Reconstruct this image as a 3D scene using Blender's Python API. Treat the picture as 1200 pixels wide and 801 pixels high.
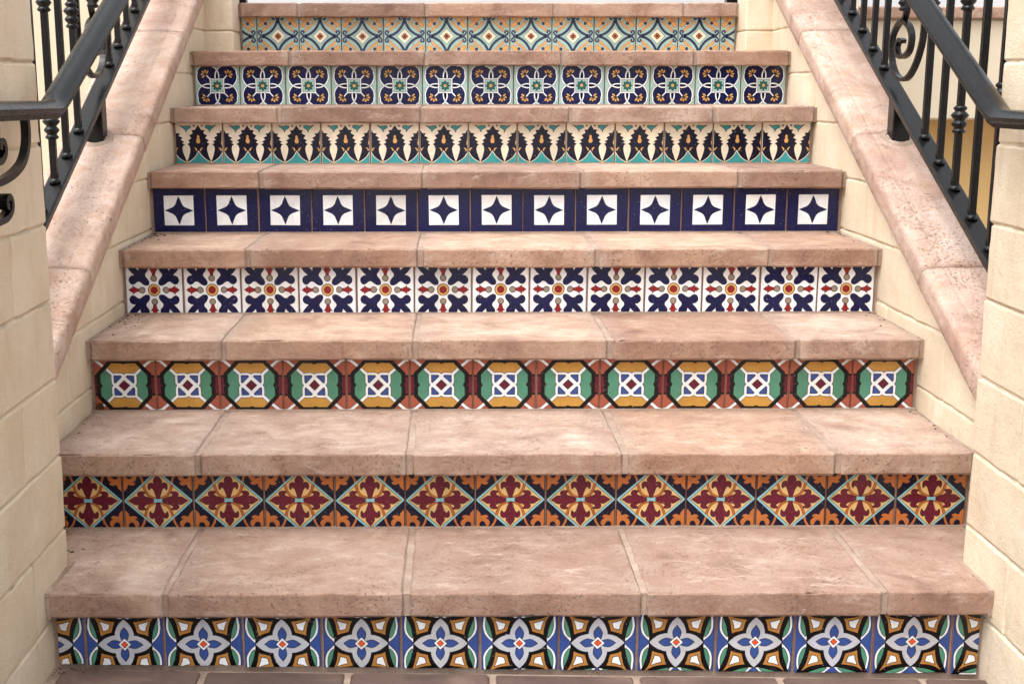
import bpy, bmesh, math, random
from mathutils import Vector, Matrix, noise
from mathutils.geometry import tessellate_polygon

random.seed(7)
S = bpy.context.scene
for o in list(bpy.data.objects): bpy.data.objects.remove(o)
COL = S.collection
rad = math.radians

# ------------------------------------------------------------------ camera
cam = bpy.data.cameras.new("camera"); camo = bpy.data.objects.new("camera", cam); COL.objects.link(camo)
cam.sensor_fit = 'HORIZONTAL'; cam.sensor_width = 36.0
cam.lens = 36.0 * 1465.80 / 1200.0
cam.shift_x = 56.354 / 1200.0
cam.shift_y = -6.145 / 1200.0
cam.clip_start = 0.05; cam.clip_end = 3000
camo.matrix_world = Matrix(((0.9999772, 0.0021463, -0.0063990, -0.1149),
                            (-0.0066946, 0.1949344, -0.9807934, -2.2753),
                            (-0.0008577, 0.9808139, 0.1949443, 1.1070), (0, 0, 0, 1)))
S.camera = camo
# ------------------------------------------------------------------ world, sun, exposure
SUN_EL, SUN_AZ = 63.0, 228.0          # azimuth clockwise from +Y: from the left, behind the viewer
w = bpy.data.worlds.new("World"); S.world = w; w.use_nodes = True
nt = w.node_tree; nt.nodes.clear()
sky = nt.nodes.new('ShaderNodeTexSky'); sky.sky_type = 'NISHITA'; sky.sun_disc = False
sky.sun_elevation = rad(SUN_EL); sky.sun_rotation = rad(SUN_AZ)
sky.air_density = 1.0; sky.dust_density = 4.0; sky.ozone_density = 1.0
hs = nt.nodes.new('ShaderNodeHueSaturation'); hs.inputs['Saturation'].default_value = 0.16
bg = nt.nodes.new('ShaderNodeBackground'); bg.inputs['Strength'].default_value = 0.15
wo = nt.nodes.new('ShaderNodeOutputWorld')
nt.links.new(sky.outputs[0], hs.inputs['Color']); nt.links.new(hs.outputs[0], bg.inputs['Color']); nt.links.new(bg.outputs[0], wo.inputs['Surface'])
sl = bpy.data.lights.new("sun", 'SUN'); sl.energy = 1.0; sl.angle = rad(75); sl.color = (1.0, 0.98, 0.955)
so = bpy.data.objects.new("sun", sl); COL.objects.link(so)
sd = Vector((math.sin(rad(SUN_AZ)) * math.cos(rad(SUN_EL)), math.cos(rad(SUN_AZ)) * math.cos(rad(SUN_EL)), math.sin(rad(SUN_EL))))
so.rotation_euler = sd.to_track_quat('Z', 'Y').to_euler(); so.location = sd * 20
S.view_settings.view_transform = 'Standard'; S.view_settings.look = 'None'
S.view_settings.exposure = 1.40; S.view_settings.gamma = 1.0; S.view_settings.use_curve_mapping = False

# ------------------------------------------------------------------ materials
def lin(c):
    r = []
    for v in c:
        v /= 255.0
        r.append(v / 12.92 if v <= 0.04045 else ((v + 0.055) / 1.055) ** 2.4)
    return (r[0], r[1], r[2], 1.0)

class NT:
    def __init__(s, name):
        s.m = bpy.data.materials.new(name); s.m.use_nodes = True
        s.t = s.m.node_tree; s.t.nodes.clear()
        s.out = s.t.nodes.new('ShaderNodeOutputMaterial'); s.b = s.t.nodes.new('ShaderNodeBsdfPrincipled')
        s.t.links.new(s.b.outputs[0], s.out.inputs[0])
    def n(s, typ, **kw):
        nd = s.t.nodes.new(typ)
        for k, v in kw.items(): setattr(nd, k, v)
        return nd
    def l(s, a, b): s.t.links.new(a, b)
    def noise(s, vec, scale, detail=4, rough=.6, dist=0.0):
        nd = s.n('ShaderNodeTexNoise'); nd.inputs['Scale'].default_value = scale; nd.inputs['Detail'].default_value = detail
        nd.inputs['Roughness'].default_value = rough; nd.inputs['Distortion'].default_value = dist
        if vec is not None: s.l(vec, nd.inputs['Vector'])
        return nd.outputs['Fac']
    def ramp(s, fac, stops):
        nd = s.n('ShaderNodeValToRGB'); e = nd.color_ramp.elements
        while len(e) < len(stops): e.new(0.5)
        for el, (p, c) in zip(e, stops):
            el.position = p; el.color = c if len(c) == 4 else (*c, 1)
        s.l(fac, nd.inputs[0]); return nd.outputs[0]
    def mix(s, fac, a, b, mode='MIX'):
        nd = s.n('ShaderNodeMix', data_type='RGBA', blend_type=mode)
        for sock, v in ((nd.inputs[0], fac), (nd.inputs[6], a), (nd.inputs[7], b)):
            if hasattr(v, 'is_linked') or hasattr(v, 'links'): s.l(v, sock)
            else: sock.default_value = v
        return nd.outputs[2]
    def math(s, op, a, b=0.0, clamp=False):
        nd = s.n('ShaderNodeMath', operation=op, use_clamp=clamp)
        for i, v in enumerate((a, b)):
            if hasattr(v, 'links'): s.l(v, nd.inputs[i])
            else: nd.inputs[i].default_value = v
        return nd.outputs[0]
    def bump(s, h, strength, dist, prev=None):
        nd = s.n('ShaderNodeBump'); nd.inputs['Strength'].default_value = strength; nd.inputs['Distance'].default_value = dist
        s.l(h, nd.inputs['Height'])
        if prev is not None: s.l(prev, nd.inputs['Normal'])
        return nd.outputs[0]

def obj_vec(t, offs=True):
    tc = t.n('ShaderNodeTexCoord').outputs['Object']
    if not offs: return tc, None
    oi = t.n('ShaderNodeObjectInfo').outputs['Random']
    ad = t.n('ShaderNodeVectorMath', operation='ADD'); cb = t.n('ShaderNodeCombineXYZ')
    t.l(t.math('MULTIPLY', oi, 37.0), cb.inputs[0]); t.l(t.math('MULTIPLY', oi, 91.0), cb.inputs[1]); t.l(t.math('MULTIPLY', oi, 53.0), cb.inputs[2])
    t.l(tc, ad.inputs[0]); t.l(cb.outputs[0], ad.inputs[1])
    return ad.outputs[0], oi
G = lambda v: (v, v, v, 1)

def mat_slab():
    t = NT('terracotta_slab'); v, rnd = obj_vec(t)
    base = t.ramp(t.noise(v, 7, 7, .66, .6), [(.34, lin((128, 98, 83))), (.45, lin((157, 127, 110))), (.56, lin((176, 149, 132))), (.68, lin((193, 172, 156)))])
    ochre = t.ramp(t.noise(v, 4.1, 4, .55), [(.48, G(0)), (.70, G(.55))])
    base = t.mix(ochre, base, lin((184, 150, 124)))
    # upward-facing side mixed paler and pinker, broken by noise
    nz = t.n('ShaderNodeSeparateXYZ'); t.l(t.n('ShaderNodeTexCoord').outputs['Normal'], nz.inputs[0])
    up_mask = t.math('MULTIPLY', t.ramp(nz.outputs[2], [(.55, G(0)), (.95, G(1))]), t.ramp(t.noise(v, 7, 6, .66, .5), [(.34, G(.3)), (.62, G(.95))]))
    base = t.mix(up_mask, base, t.ramp(t.noise(v, 16, 6, .7), [(.35, lin((172, 148, 134))), (.65, lin((199, 180, 167)))]))
    tint = t.ramp(rnd, [(0, lin((196, 178, 170))), (.2, lin((232, 220, 212))), (.45, lin((255, 252, 248))), (.7, lin((255, 242, 226))), (.85, lin((238, 220, 204))), (1, lin((206, 180, 164)))])
    base = t.mix(1.0, base, tint, 'MULTIPLY')
    mp = t.n('ShaderNodeMapping'); mp.inputs['Scale'].default_value = (1.0, 2.5, 2.5); t.l(v, mp.inputs['Vector'])
    sc = t.ramp(t.noise(mp.outputs[0], 13, 9, .75, .4), [(.55, G(0)), (.70, G(.45))])
    base = t.mix(sc, base, lin((222, 205, 192)))
    gx = t.n('ShaderNodeSeparateXYZ'); t.l(t.n('ShaderNodeTexCoord').outputs['Generated'], gx.inputs[0])
    edge = t.math('ABSOLUTE', t.math('SUBTRACT', gx.outputs[0], .5))
    smear = t.math('MULTIPLY', t.ramp(edge, [(.40, G(0)), (.5, G(1))]), t.ramp(t.noise(v, 18, 6, .7), [(.40, G(0)), (.62, G(.75))]))
    base = t.mix(smear, base, lin((182, 166, 152)))
    ey = t.math('ABSOLUTE', t.math('SUBTRACT', gx.outputs[1], .5)); far = t.math('MAXIMUM', edge, t.math('MULTIPLY', ey, .92))
    rim = t.math('MULTIPLY', t.ramp(t.math('ADD', far, t.math('MULTIPLY', t.math('SUBTRACT', t.noise(v, 7, 5, .65), .5), .35)), [(.32, G(0)), (.54, G(.45))]), 1.0)
    base = t.mix(rim, base, lin((136, 104, 88)))
    st = t.ramp(t.noise(mp.outputs[0], 4.6, 9, .74, .3), [(.51, G(0)), (.67, G(.58))])
    base = t.mix(st, base, lin((142, 106, 90)))
    st2 = t.ramp(t.noise(v, 24, 7, .78, .2), [(.54, G(0)), (.68, G(.5))])
    base = t.mix(st2, base, lin((126, 94, 80)))
    ptn = t.noise(v, 150, 3, .6); patch = t.ramp(t.noise(v, 9, 3, .6), [(.42, G(0)), (.60, G(1))])
    pit = t.math('MULTIPLY', t.ramp(ptn, [(.60, G(0)), (.67, G(1))]), patch)
    base = t.mix(t.math('MULTIPLY', pit, .6), base, lin((104, 74, 60)))
    base = t.mix(1.0, base, t.ramp(t.noise(v, 240, 3, .6), [(.3, G(.84)), (.7, G(1.08))]), 'MULTIPLY')
    hsv = t.n('ShaderNodeHueSaturation'); hsv.inputs['Saturation'].default_value = .95; hsv.inputs['Hue'].default_value = .5015; t.l(base, hsv.inputs['Color']); base = hsv.outputs[0]
    t.l(base, t.b.inputs['Base Color'])
    t.l(t.ramp(t.noise(v, 30, 3), [(.3, G(.62)), (.7, G(.86))]), t.b.inputs['Roughness'])
    h = t.math('SUBTRACT', t.math('ADD', t.noise(v, 80, 6, .7), t.math('MULTIPLY', t.noise(v, 9, 4), 2.0)), t.math('MULTIPLY', pit, 1.8))
    t.l(t.bump(h, .62, .0042), t.b.inputs['Normal'])
    return t.m

def mat_mortar():
    t = NT('grey_mortar'); v, _ = obj_vec(t, False)
    c = t.ramp(t.noise(v, 14, 5, .65), [(.3, lin((136, 115, 101))), (.55, lin((160, 139, 124))), (.75, lin((180, 160, 145)))])
    c = t.mix(t.ramp(t.noise(v, 260, 2), [(.55, G(0)), (.68, G(.5))]), c, lin((96, 80, 70)))
    t.l(c, t.b.inputs['Base Color']); t.b.inputs['Roughness'].default_value = .92
    t.l(t.bump(t.noise(v, 120, 5, .7), .7, .003), t.b.inputs['Normal']); return t.m

def mat_block(name, a, b, c3):
    t = NT(name); v, rnd = obj_vec(t)
    c = t.ramp(t.noise(v, 6, 5, .6), [(.3, lin(a)), (.55, lin(b)), (.75, lin(c3))])
    c = t.mix(1.0, c, t.ramp(rnd, [(0, G(.94)), (1, G(1.03))]), 'MULTIPLY')
    mp = t.n('ShaderNodeMapping'); mp.inputs['Scale'].default_value = (4, 4, .7); t.l(v, mp.inputs['Vector'])
    c = t.mix(t.ramp(t.noise(mp.outputs[0], 7, 6, .7), [(.52, G(0)), (.74, G(.30))]), c, lin((168, 140, 106)))
    t.l(c, t.b.inputs['Base Color']); t.b.inputs['Roughness'].default_value = .72
    h = t.math('ADD', t.noise(v, 240, 4, .7), t.math('MULTIPLY', t.noise(v, 34, 5, .65), 1.8))
    t.l(t.bump(h, .7, .0032), t.b.inputs['Normal']); return t.m

def mat_coping():
    t = NT('pink_pitted_coping'); v, rnd = obj_vec(t)
    c = t.ramp(t.noise(v, 6.5, 6, .66, .8), [(.32, lin((156, 124, 109))), (.44, lin((178, 149, 134))), (.56, lin((190, 164, 150))), (.70, lin((200, 179, 166)))])
    c = t.mix(t.ramp(t.noise(v, 17, 9, .78, .5), [(.50, G(0)), (.61, G(.6))]), c, lin((178, 138, 114)))
    c = t.mix(t.ramp(t.noise(v, 3.0, 6, .68), [(.50, G(0)), (.70, G(.5))]), c, lin((176, 140, 130)))
    c = t.mix(1.0, c, t.ramp(t.noise(v, 210, 3, .6), [(.3, G(.86)), (.7, G(1.08))]), 'MULTIPLY')
    patch = t.ramp(t.noise(v, 8, 6, .7), [(.46, G(0)), (.62, G(1))])
    pit = t.math('MULTIPLY', t.ramp(t.noise(v, 150, 5, .7), [(.57, G(0)), (.63, G(1))]), patch)
    c = t.mix(t.math('MULTIPLY', pit, .7), c, lin((128, 90, 74)))
    c = t.mix(1.0, c, t.ramp(rnd, [(0, G(.94)), (1, G(1.04))]), 'MULTIPLY')
    hsv = t.n('ShaderNodeHueSaturation'); hsv.inputs['Saturation'].default_value = 1.0; hsv.inputs['Hue'].default_value = .504; t.l(c, hsv.inputs['Color']); c = hsv.outputs[0]
    t.l(c, t.b.inputs['Base Color']); t.b.inputs['Roughness'].default_value = .78
    h = t.math('SUBTRACT', t.math('ADD', t.noise(v, 70, 5, .65), t.math('MULTIPLY', t.noise(v, 9, 3), 2.0)), t.math('MULTIPLY', pit, 2.2))
    t.l(t.bump(h, .7, .005), t.b.inputs['Normal']); return t.m

def mat_iron():
    t = NT('black_painted_iron'); v, _ = obj_vec(t, False)
    c = t.ramp(t.noise(v, 40, 4, .6), [(.35, lin((7, 7, 8))), (.7, lin((13, 13, 14)))])
    c = t.mix(t.ramp(t.noise(v, 90, 4, .7), [(.68, G(0)), (.80, G(.35))]), c, lin((70, 62, 56)))
    t.l(c, t.b.inputs['Base Color'])
    t.l(t.ramp(t.noise(v, 25, 4), [(.3, G(.20)), (.7, G(.31))]), t.b.inputs['Roughness'])
    t.b.inputs['Specular IOR Level'].default_value = .28
    t.l(t.bump(t.noise(v, 60, 3), .08, .001), t.b.inputs['Normal']); return t.m

def mat_paver():
    t = NT('brown_paver'); v, rnd = obj_vec(t)
    c = t.ramp(t.noise(v, 7, 5, .65, .5), [(.3, lin((78, 62, 56))), (.55, lin((102, 82, 74))), (.75, lin((128, 106, 96)))])
    c = t.mix(1.0, c, t.ramp(rnd, [(0, G(.85)), (1, G(1.1))]), 'MULTIPLY')
    t.l(c, t.b.inputs['Base Color']); t.b.inputs['Roughness'].default_value = .7
    t.l(t.bump(t.noise(v, 70, 5, .65), .5, .003), t.b.inputs['Normal']); return t.m

def mat_plain(name, col, rough=.8, var=.12, scale=4.0):
    t = NT(name); v, _ = obj_vec(t, False)
    c = lin(col); lo = tuple(x * (1 - var) for x in c[:3]); hi = tuple(min(1, x * (1 + var)) for x in c[:3])
    t.l(t.ramp(t.noise(v, scale, 5, .6), [(.3, lo), (.7, hi)]), t.b.inputs['Base Color'])
    t.b.inputs['Roughness'].default_value = rough
    t.l(t.bump(t.noise(v, scale * 30, 4), .3, .002), t.b.inputs['Normal']); return t.m

GLZ = dict(navy=(7, 10, 36), navyb=(4, 13, 62), black=(10, 9, 11), blue=(52, 76, 138), green=(76, 132, 108), white=(226, 229, 231), lav=(182, 184, 190),
           brown=(170, 118, 58), redorange=(218, 84, 36), maroon=(92, 20, 40), yellow=(206, 170, 112), sky=(128, 178, 184), orange=(172, 100, 50),
           terra=(156, 84, 64), mustard=(184, 138, 64), red=(134, 24, 30), taupe=(142, 128, 112), teal=(54, 142, 144), aqua=(150, 180, 170),
           cream=(222, 210, 188), gold=(206, 156, 92), dgreen=(24, 92, 84), line=(44, 32, 30), brownarc=(138, 78, 36), ink=(24, 24, 42), clay=(176, 120, 92),
           steel=(52, 58, 92))
GN = list(GLZ)
def mat_glaze(k):
    t = NT('glaze_' + k); v, rnd = obj_vec(t)
    c = lin(GLZ[k]); f = .12 if max(GLZ[k]) > 90 else .22
    lo = tuple(x * (1 - f) for x in c[:3]); hi = tuple(min(1, x * (1 + f)) for x in c[:3])
    cc = t.ramp(t.noise(v, 30, 4, .6), [(.3, lo), (.7, hi)])
    cc = t.mix(1.0, cc, t.ramp(rnd, [(0, lin((232, 230, 228))), (.4, lin((255, 252, 248))), (.75, lin((246, 246, 250))), (1, lin((255, 255, 255)))]), 'MULTIPLY')
    spk = t.ramp(t.noise(v, 260, 2, .5), [(.70, G(0)), (.75, G(.35))])
    cc = t.mix(spk, cc, lin((206, 198, 190)) if max(GLZ[k]) < 130 else lin((120, 100, 84)))
    t.l(cc, t.b.inputs['Base Color'])
    t.l(t.ramp(t.noise(v, 45, 3), [(.3, G(.12)), (.7, G(.28))]), t.b.inputs['Roughness'])
    t.b.inputs['Specular IOR Level'].default_value = .36
    t.l(t.bump(t.noise(v, 55, 3, .5), .25, .0016), t.b.inputs['Normal']); return t.m

M = dict(slab=mat_slab(), mortar=mat_mortar(), coping=mat_coping(), iron=mat_iron(), paver=mat_paver(),
         block=mat_block('cream_painted_block', (210, 191, 163), (217, 201, 176), (224, 211, 189)),
         pale=mat_plain('pale_cream_stucco', (192, 181, 159), .8, .05, 3), ochre=mat_plain('ochre_stucco', (190, 158, 105), .85, .08, 3),
         white=mat_plain('white_stucco', (178, 178, 180), .8, .05, 2), ground=mat_plain('lightened_ground', (168, 152, 140), .85, .15, 2),
         leaf=mat_plain('dry_leaf', (122, 82, 46), .75, .3, 60), litter=mat_plain('leaf_litter', (52, 38, 28), .9, .4, 90), chip=mat_plain('bare_plaster', (226, 222, 214), .8, .05, 40))
GM = [mat_glaze(k) for k in GN]; GI = {k: i for i, k in enumerate(GN)}

# ------------------------------------------------------------------ object helpers
def link(name, me, parent=None, loc=None, mats=None, rot=None):
    o = bpy.data.objects.new(name, me); COL.objects.link(o)
    if parent: o.parent = parent
    if loc is not None: o.location = loc
    if rot is not None: o.rotation_euler = rot
    if mats and me is not None and len(me.materials) == 0:
        for m in mats: me.materials.append(m)
    return o
def thing(name, label, cat, loc=(0, 0, 0), group=None):
    o = link(name, None, None, loc); tag(o, label, cat, group); o.empty_display_size = .05; return o
def tag(o, label, cat, group=None):
    o['label'] = label; o['category'] = cat
    if group: o['group'] = group
def bm2me(bm, name, smooth=False):
    me = bpy.data.meshes.new(name); bm.normal_update(); bm.to_mesh(me); bm.free()
    if smooth:
        for p in me.polygons: p.use_smooth = True
    return me
def add_box(bm, lo, hi):
    x0, y0, z0 = lo; x1, y1, z1 = hi
    v = [bm.verts.new(p) for p in ((x0, y0, z0), (x1, y0, z0), (x1, y1, z0), (x0, y1, z0), (x0, y0, z1), (x1, y0, z1), (x1, y1, z1), (x0, y1, z1))]
    for f in ((0, 3, 2, 1), (4, 5, 6, 7), (0, 1, 5, 4), (1, 2, 6, 5), (2, 3, 7, 6), (3, 0, 4, 7)): bm.faces.new([v[i] for i in f])
def box(name, lo, hi, mat, parent=None, bevel=0):
    bm = bmesh.new(); add_box(bm, lo, hi)
    if bevel: bmesh.ops.bevel(bm, geom=list(bm.edges), offset=bevel, segments=2, affect='EDGES')
    return link(name, bm2me(bm, name), parent, None, [mat])
def rbox(half, r, step, amp=0.0, seed=0.0, nscale=9.0, bulge=0.0, edge=0.0):
    """rounded, slightly uneven block centred on the origin"""
    ax = []
    for h in half:
        n = max(1, int(round((2 * h - 2 * r) / step)))
        ax.append([-h, -h + .25 * r, -h + r, -h + r + .0025] + [-h + r + (2 * h - 2 * r) * i / n for i in range(1, n)] + [h - r - .0025, h - r, h - .25 * r, h])
    bm = bmesh.new(); vs = {}
    def V(i, j, k):
        key = (i, j, k)
        if key in vs: return vs[key]
        p = Vector((ax[0][i], ax[1][j], ax[2][k]))
        q = Vector([max(-(h - r), min(h - r, c)) for c, h in zip(p, half)])
        d = p - q
        if d.length > 1e-9:
            nrm = d.normalized(); rr = r
            sp = noise.noise(p * nscale + Vector((seed, seed * 1.7, seed * .3)))
            sf = noise.noise(p * nscale * 4 + Vector((seed * 2, 3.1, seed)))
            na = sum(1 for c in d if abs(c) > 1e-9)
            a = amp * sp + amp * .5 * sf
            if na > 1: a -= edge * max(0, sf + .25) 
            p = q + nrm * (rr + a)
            if bulge and abs(nrm.x) > .5:
                u = 1 - abs(q.y) / half[1]; w_ = 1 - abs(q.z) / half[2]
                p.x += math.copysign(bulge * min(1, 3 * u) * min(1, 2.2 * w_), nrm.x)
        vs[key] = bm.verts.new(p); return vs[key]
    N = [len(a) - 1 for a in ax]
    for a in range(3):
        b, c = (a + 1) % 3, (a + 2) % 3
        for side in (0, N[a]):
            for j in range(N[b]):
                for k in range(N[c]):
                    q = []
                    for dj, dk in ((0, 0), (1, 0), (1, 1), (0, 1)):
                        idx = [0, 0, 0]; idx[a] = side; idx[b] = j + dj; idx[c] = k + dk; q.append(V(*idx))
                    if side == 0: q.reverse()
                    bm.faces.new(q)
    return bm
def clip(bm, co, no):
    g = list(bm.verts) + list(bm.edges) + list(bm.faces)
    res = bmesh.ops.bisect_plane(bm, geom=g, dist=1e-6, plane_co=co, plane_no=no, clear_outer=True)
    ed = [e for e in res['geom_cut'] if isinstance(e, bmesh.types.BMEdge)]
    if ed: bmesh.ops.triangle_fill(bm, use_beauty=True, edges=ed)

# ------------------------------------------------------------------ measured layout (metres)
YN = [0.0, 0.341, 0.689, 1.029, 1.379, 1.711, 2.052, 2.443]          # nosing fronts
ZT = [0.150, 0.3282, 0.5097, 0.6883, 0.8698, 1.0489, 1.2302, 1.4117]  # tread tops
OV, TH = 0.0304, 0.0507                                               # nosing overhang, slab thickness
WL, WR = -1.0115, 1.0240                                              # side wall faces
PL, PR = -0.9105, 0.9285                                              # pier faces
PY = 0.157                                                            # back of lower piers
PITCH = 0.1555
FLOOR = lambda x: -0.0255 - 0.0155 * x
ZC = [-.225, -.072, .080, .232, .385, .541, .698, .848, 1.001, 1.154, 1.307, 1.460, 1.613]   # block courses
CS = 0.505; COPE = lambda y: 0.487 + CS * (y - 0.4)                   # underside of the sloped coping
CA = math.atan(CS)

# ------------------------------------------------------------------ ground, paving
gp = bmesh.new(); v = [gp.verts.new(p) for p in ((-300, -300, -.14), (300, -300, -.14), (300, 300, -.14), (-300, 300, -.14))]; gp.faces.new(v)
g = link('ground', bm2me(gp, 'ground'), None, None, [M['ground']]); g['kind'] = 'structure'  # ground colour lightened to bounce more light up
bm = bmesh.new(); add_box(bm, (-1.6, -3.2, -.135), (1.6, .02, 0))
for vv in bm.verts:
    if vv.co.z > -.1: vv.co.z = FLOOR(vv.co.x) - .004
pav = link('paving', bm2me(bm, 'paving'), None, None, [M['mortar']]); pav['kind'] = 'structure'
px0, pp = -0.328, 0.283
paver_mesh = [bm2me(rbox((pp / 2 - .006, pp / 2 - .006, .02), .006, .05, .0015, s * 7.7, 12, 0, .003), 'paver', True) for s in range(4)]
for r_ in range(11):
    for c_ in range(-2, 6):
        cx = px0 + pp * (c_ + .5) - (0 if r_ % 2 == 0 else .06); cy = .017 - pp * (r_ + .5)
        if abs(cx) > .95: continue
        link('paver', random.choice(paver_mesh), pav, (cx, cy, FLOOR(cx) - .018 + random.uniform(-.001, .001)), [M['paver']], (random.uniform(-.004, .004), .0155, 0))

# ------------------------------------------------------------------ tile designs: glaze areas drawn as shallow relief
def cr(pts, closed=False, n=5):
    out = []; m = len(pts)
    rng = range(m) if closed else range(m - 1)
    for i in rng:
        p0 = pts[(i - 1) % m] if closed or i > 0 else pts[0]; p1 = pts[i]; p2 = pts[(i + 1) % m]; p3 = pts[(i + 2) % m] if closed or i + 2 < m else pts[-1]
        for k in range(n):
            t = k / n; t2 = t * t; t3 = t2 * t
            out.append(tuple(.5 * ((2 * b) + (-a + c) * t + (2 * a - 5 * b + 4 * c - d) * t2 + (-a + 3 * b - 3 * c + d) * t3) for a, b, c, d in zip(p0, p1, p2, p3)))
    if not closed: out.append(tuple(pts[-1]))
    return out
def circ(cx, cy, rx, ry=None, n=20, a0=0, a1=360):
    ry = ry or rx; full = (a1 - a0) >= 360
    return [(cx + rx * math.cos(rad(a0 + (a1 - a0) * i / (n if full else n - 1))), cy + ry * math.sin(rad(a0 + (a1 - a0) * i / (n if full else n - 1)))) for i in range(n)]
def rot(pts, k):
    for _ in range(k % 4): pts = [(-y, x) for x, y in pts]
    return pts
def mx(p): return [(-x, y) for x, y in p]
def my(p): return [(x, -y) for x, y in p]
def dg(p): return [(y, x) for x, y in p]
def quad4(p): return [p, mx(p), my(p), mx(my(p))]
def rot4(p): return [rot(p, k) for k in range(4)]
def half_sym(p): return p + [(x, -y) for x, y in reversed(p) if abs(y) > 1e-6]      # mirror across the u axis
def diag_sym(p): return p + [(y, x) for x, y in reversed(p) if abs(x - y) > 1e-6]

class Design:
    def __init__(s, base): s.base = base; s.tris = []; s.h = 0
    def fill(s, polys, mat, outline=0.0, lmat='line'):
        if polys and not isinstance(polys[0], list): polys = [polys]
        s.h += 1
        for p in polys:
            t = tessellate_polygon([[Vector((x, y, 0)) for x, y in p]])
            for a, b, c in t: s.tris.append(([p[a], p[b], p[c]], mat, s.h))
        if outline: s.stroke(polys, outline, lmat, True)
    def stroke(s, polys, wd, mat, closed=False):
        if polys and not isinstance(polys[0], list): polys = [polys]
        s.h += 1
        for p in polys:
            m = len(p); L = []; R = []
            for i in range(m):
                a = Vector(p[(i - 1) % m] if closed or i else p[i]); b = Vector(p[i]); c = Vector(p[(i + 1) % m] if closed or i < m - 1 else p[i])
                d1 = (b - a); d2 = (c - b)
                if d1.length < 1e-9: d1 = d2
                if d2.length < 1e-9: d2 = d1
                d1 = d1.normalized(); d2 = d2.normalized()
                n1 = Vector((-d1.y, d1.x)); n2 = Vector((-d2.y, d2.x)); nn = n1 + n2
                nn = n1 if nn.length < 1e-3 else nn.normalized()
                k = wd / 2 / max(.45, nn.dot(n1))
                L.append(tuple(b + nn * k)); R.append(tuple(b - nn * k))
            for i in range(m if closed else m - 1):
                j = (i + 1) % m
                s.tris.append(([L[i], R[i], R[j]], mat, s.h)); s.tris.append(([L[i], R[j], L[j]], mat, s.h))

def design1():
    d = Design('blue')
    wh = cr([(.69, .03), (.79, .13), (.88, .25), (.925, .42), (.92, .60), (.89, .76), (.86, .86)]) + [(.72, .5), (.68, .2)]
    gr = cr([(.72, .14), (.80, .23), (.86, .40), (.86, .58), (.84, .72)]) + [(.72, .5), (.69, .2)]
    for f in (lambda p: p, lambda p: my(p)):
        d.fill(rot4(f(wh)), 'white', .014); d.fill(rot4(f(gr)), 'green', .014)
    q = [(0, 0), (.70, 0)] + cr([(.685, .03), (.71, .22), (.765, .45), (.86, .70), (.97, .97)])[:-1]
    d.fill(rot4(diag_sym(q[1:] + [(.965, .965)]) + [(0, 0)]), 'black')
    kb = cr([(.325, .325), (.41, .30), (.51, .275), (.605, .235)]) + cr([(.605, .235), (.63, .42), (.675, .60), (.79, .79)])[1:]
    d.fill(rot4(diag_sym(kb)), 'brown')
    kw = [(.395, .395), (.47, .37), (.545, .355), (.57, .47), (.63, .63)]
    d.fill(rot4(diag_sym(kw)), 'white', .018)
    pt = cr([(.245, .245), (.31, .24), (.40, .213), (.50, .17), (.60, .095), (.69, 0)])
    d.fill(rot4(half_sym(pt) + [(0, 0)]), 'lav'); d.stroke(rot4(half_sym(pt)), .016, 'line')
    pb = cr([(.08, .05), (.16, .09), (.27, .108), (.36, .075), (.455, 0)])
    d.fill(rot4(half_sym(pb)), 'blue', .018)
    d.fill([[(.172, 0), (0, .172), (-.172, 0), (0, -.172)]], 'white', .014); d.fill([[(.09, 0), (0, .09), (-.09, 0), (0, -.09)]], 'redorange', .012)
    return d
def design2():
    d = Design('navy'); k = .92
    cf = [(-1, -.24), (-.93, -.31), (-.86, -.39), (-.845, -.47), (-.80, -.475), (-.74, -.45), (-.67, -.46), (-.62, -.51), (-.70, -.56), (-.64, -.58), (-.59, -.65), (-.585, -.73), (-.64, -.79), (-.69, -.77), (-.715, -.70), (-.75, -.65), (-.80, -.635), (-.86, -.67), (-.88, -.73), (-.87, -.80), (-.9, -.99), (-1, -.99)]
    d.fill(quad4(cf), 'orange')
    arc = cr([(-.40, -.50), (-.425, -.60), (-.47, -.71), (-.56, -.84), (-.66, -.95)])
    d.stroke(quad4(arc), .06, 'orange')
    D = lambda a, b: [(a, 0), (0, b), (-a, 0), (0, -b)]
    d.fill(D(.985, .905), 'sky'); d.fill(D(.905, .83), 'ink'); d.fill(D(.885, .81), 'yellow')
    a2 = cr([(-.05, -.05), (-.14, -.085), (-.26, -.155), (-.345, -.29), (-.40, -.475)])
    d.stroke(quad4(a2), .085, 'brownarc'); d.stroke(quad4(a2), .03, 'orange')
    arm = cr([(.05, .04), (.15, .065), (.28, .105), (.38, .145), (.41, .19), (.37, .225), (.345, .25), (.42, .278), (.52, .272), (.575, .22), (.572, .15), (.545, .10), (.61, .125), (.68, .11), (.74, .07), (.845, 0)], n=3)
    A = [half_sym(arm)]; A.append(mx(A[0])); V_ = [(y, x * k) for x, y in half_sym(arm)]; A += [V_, my(V_)]
    d.fill(A, 'maroon', .014)
    d.fill([cr([(.13, .06), (.04, .055), (0, .045), (-.04, .055), (-.13, .06), (-.115, 0), (-.13, -.06), (-.04, -.06), (0, -.05), (.04, -.06), (.13, -.06), (.115, 0)], True, 3)], 'sky', .012)
    return d
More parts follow.
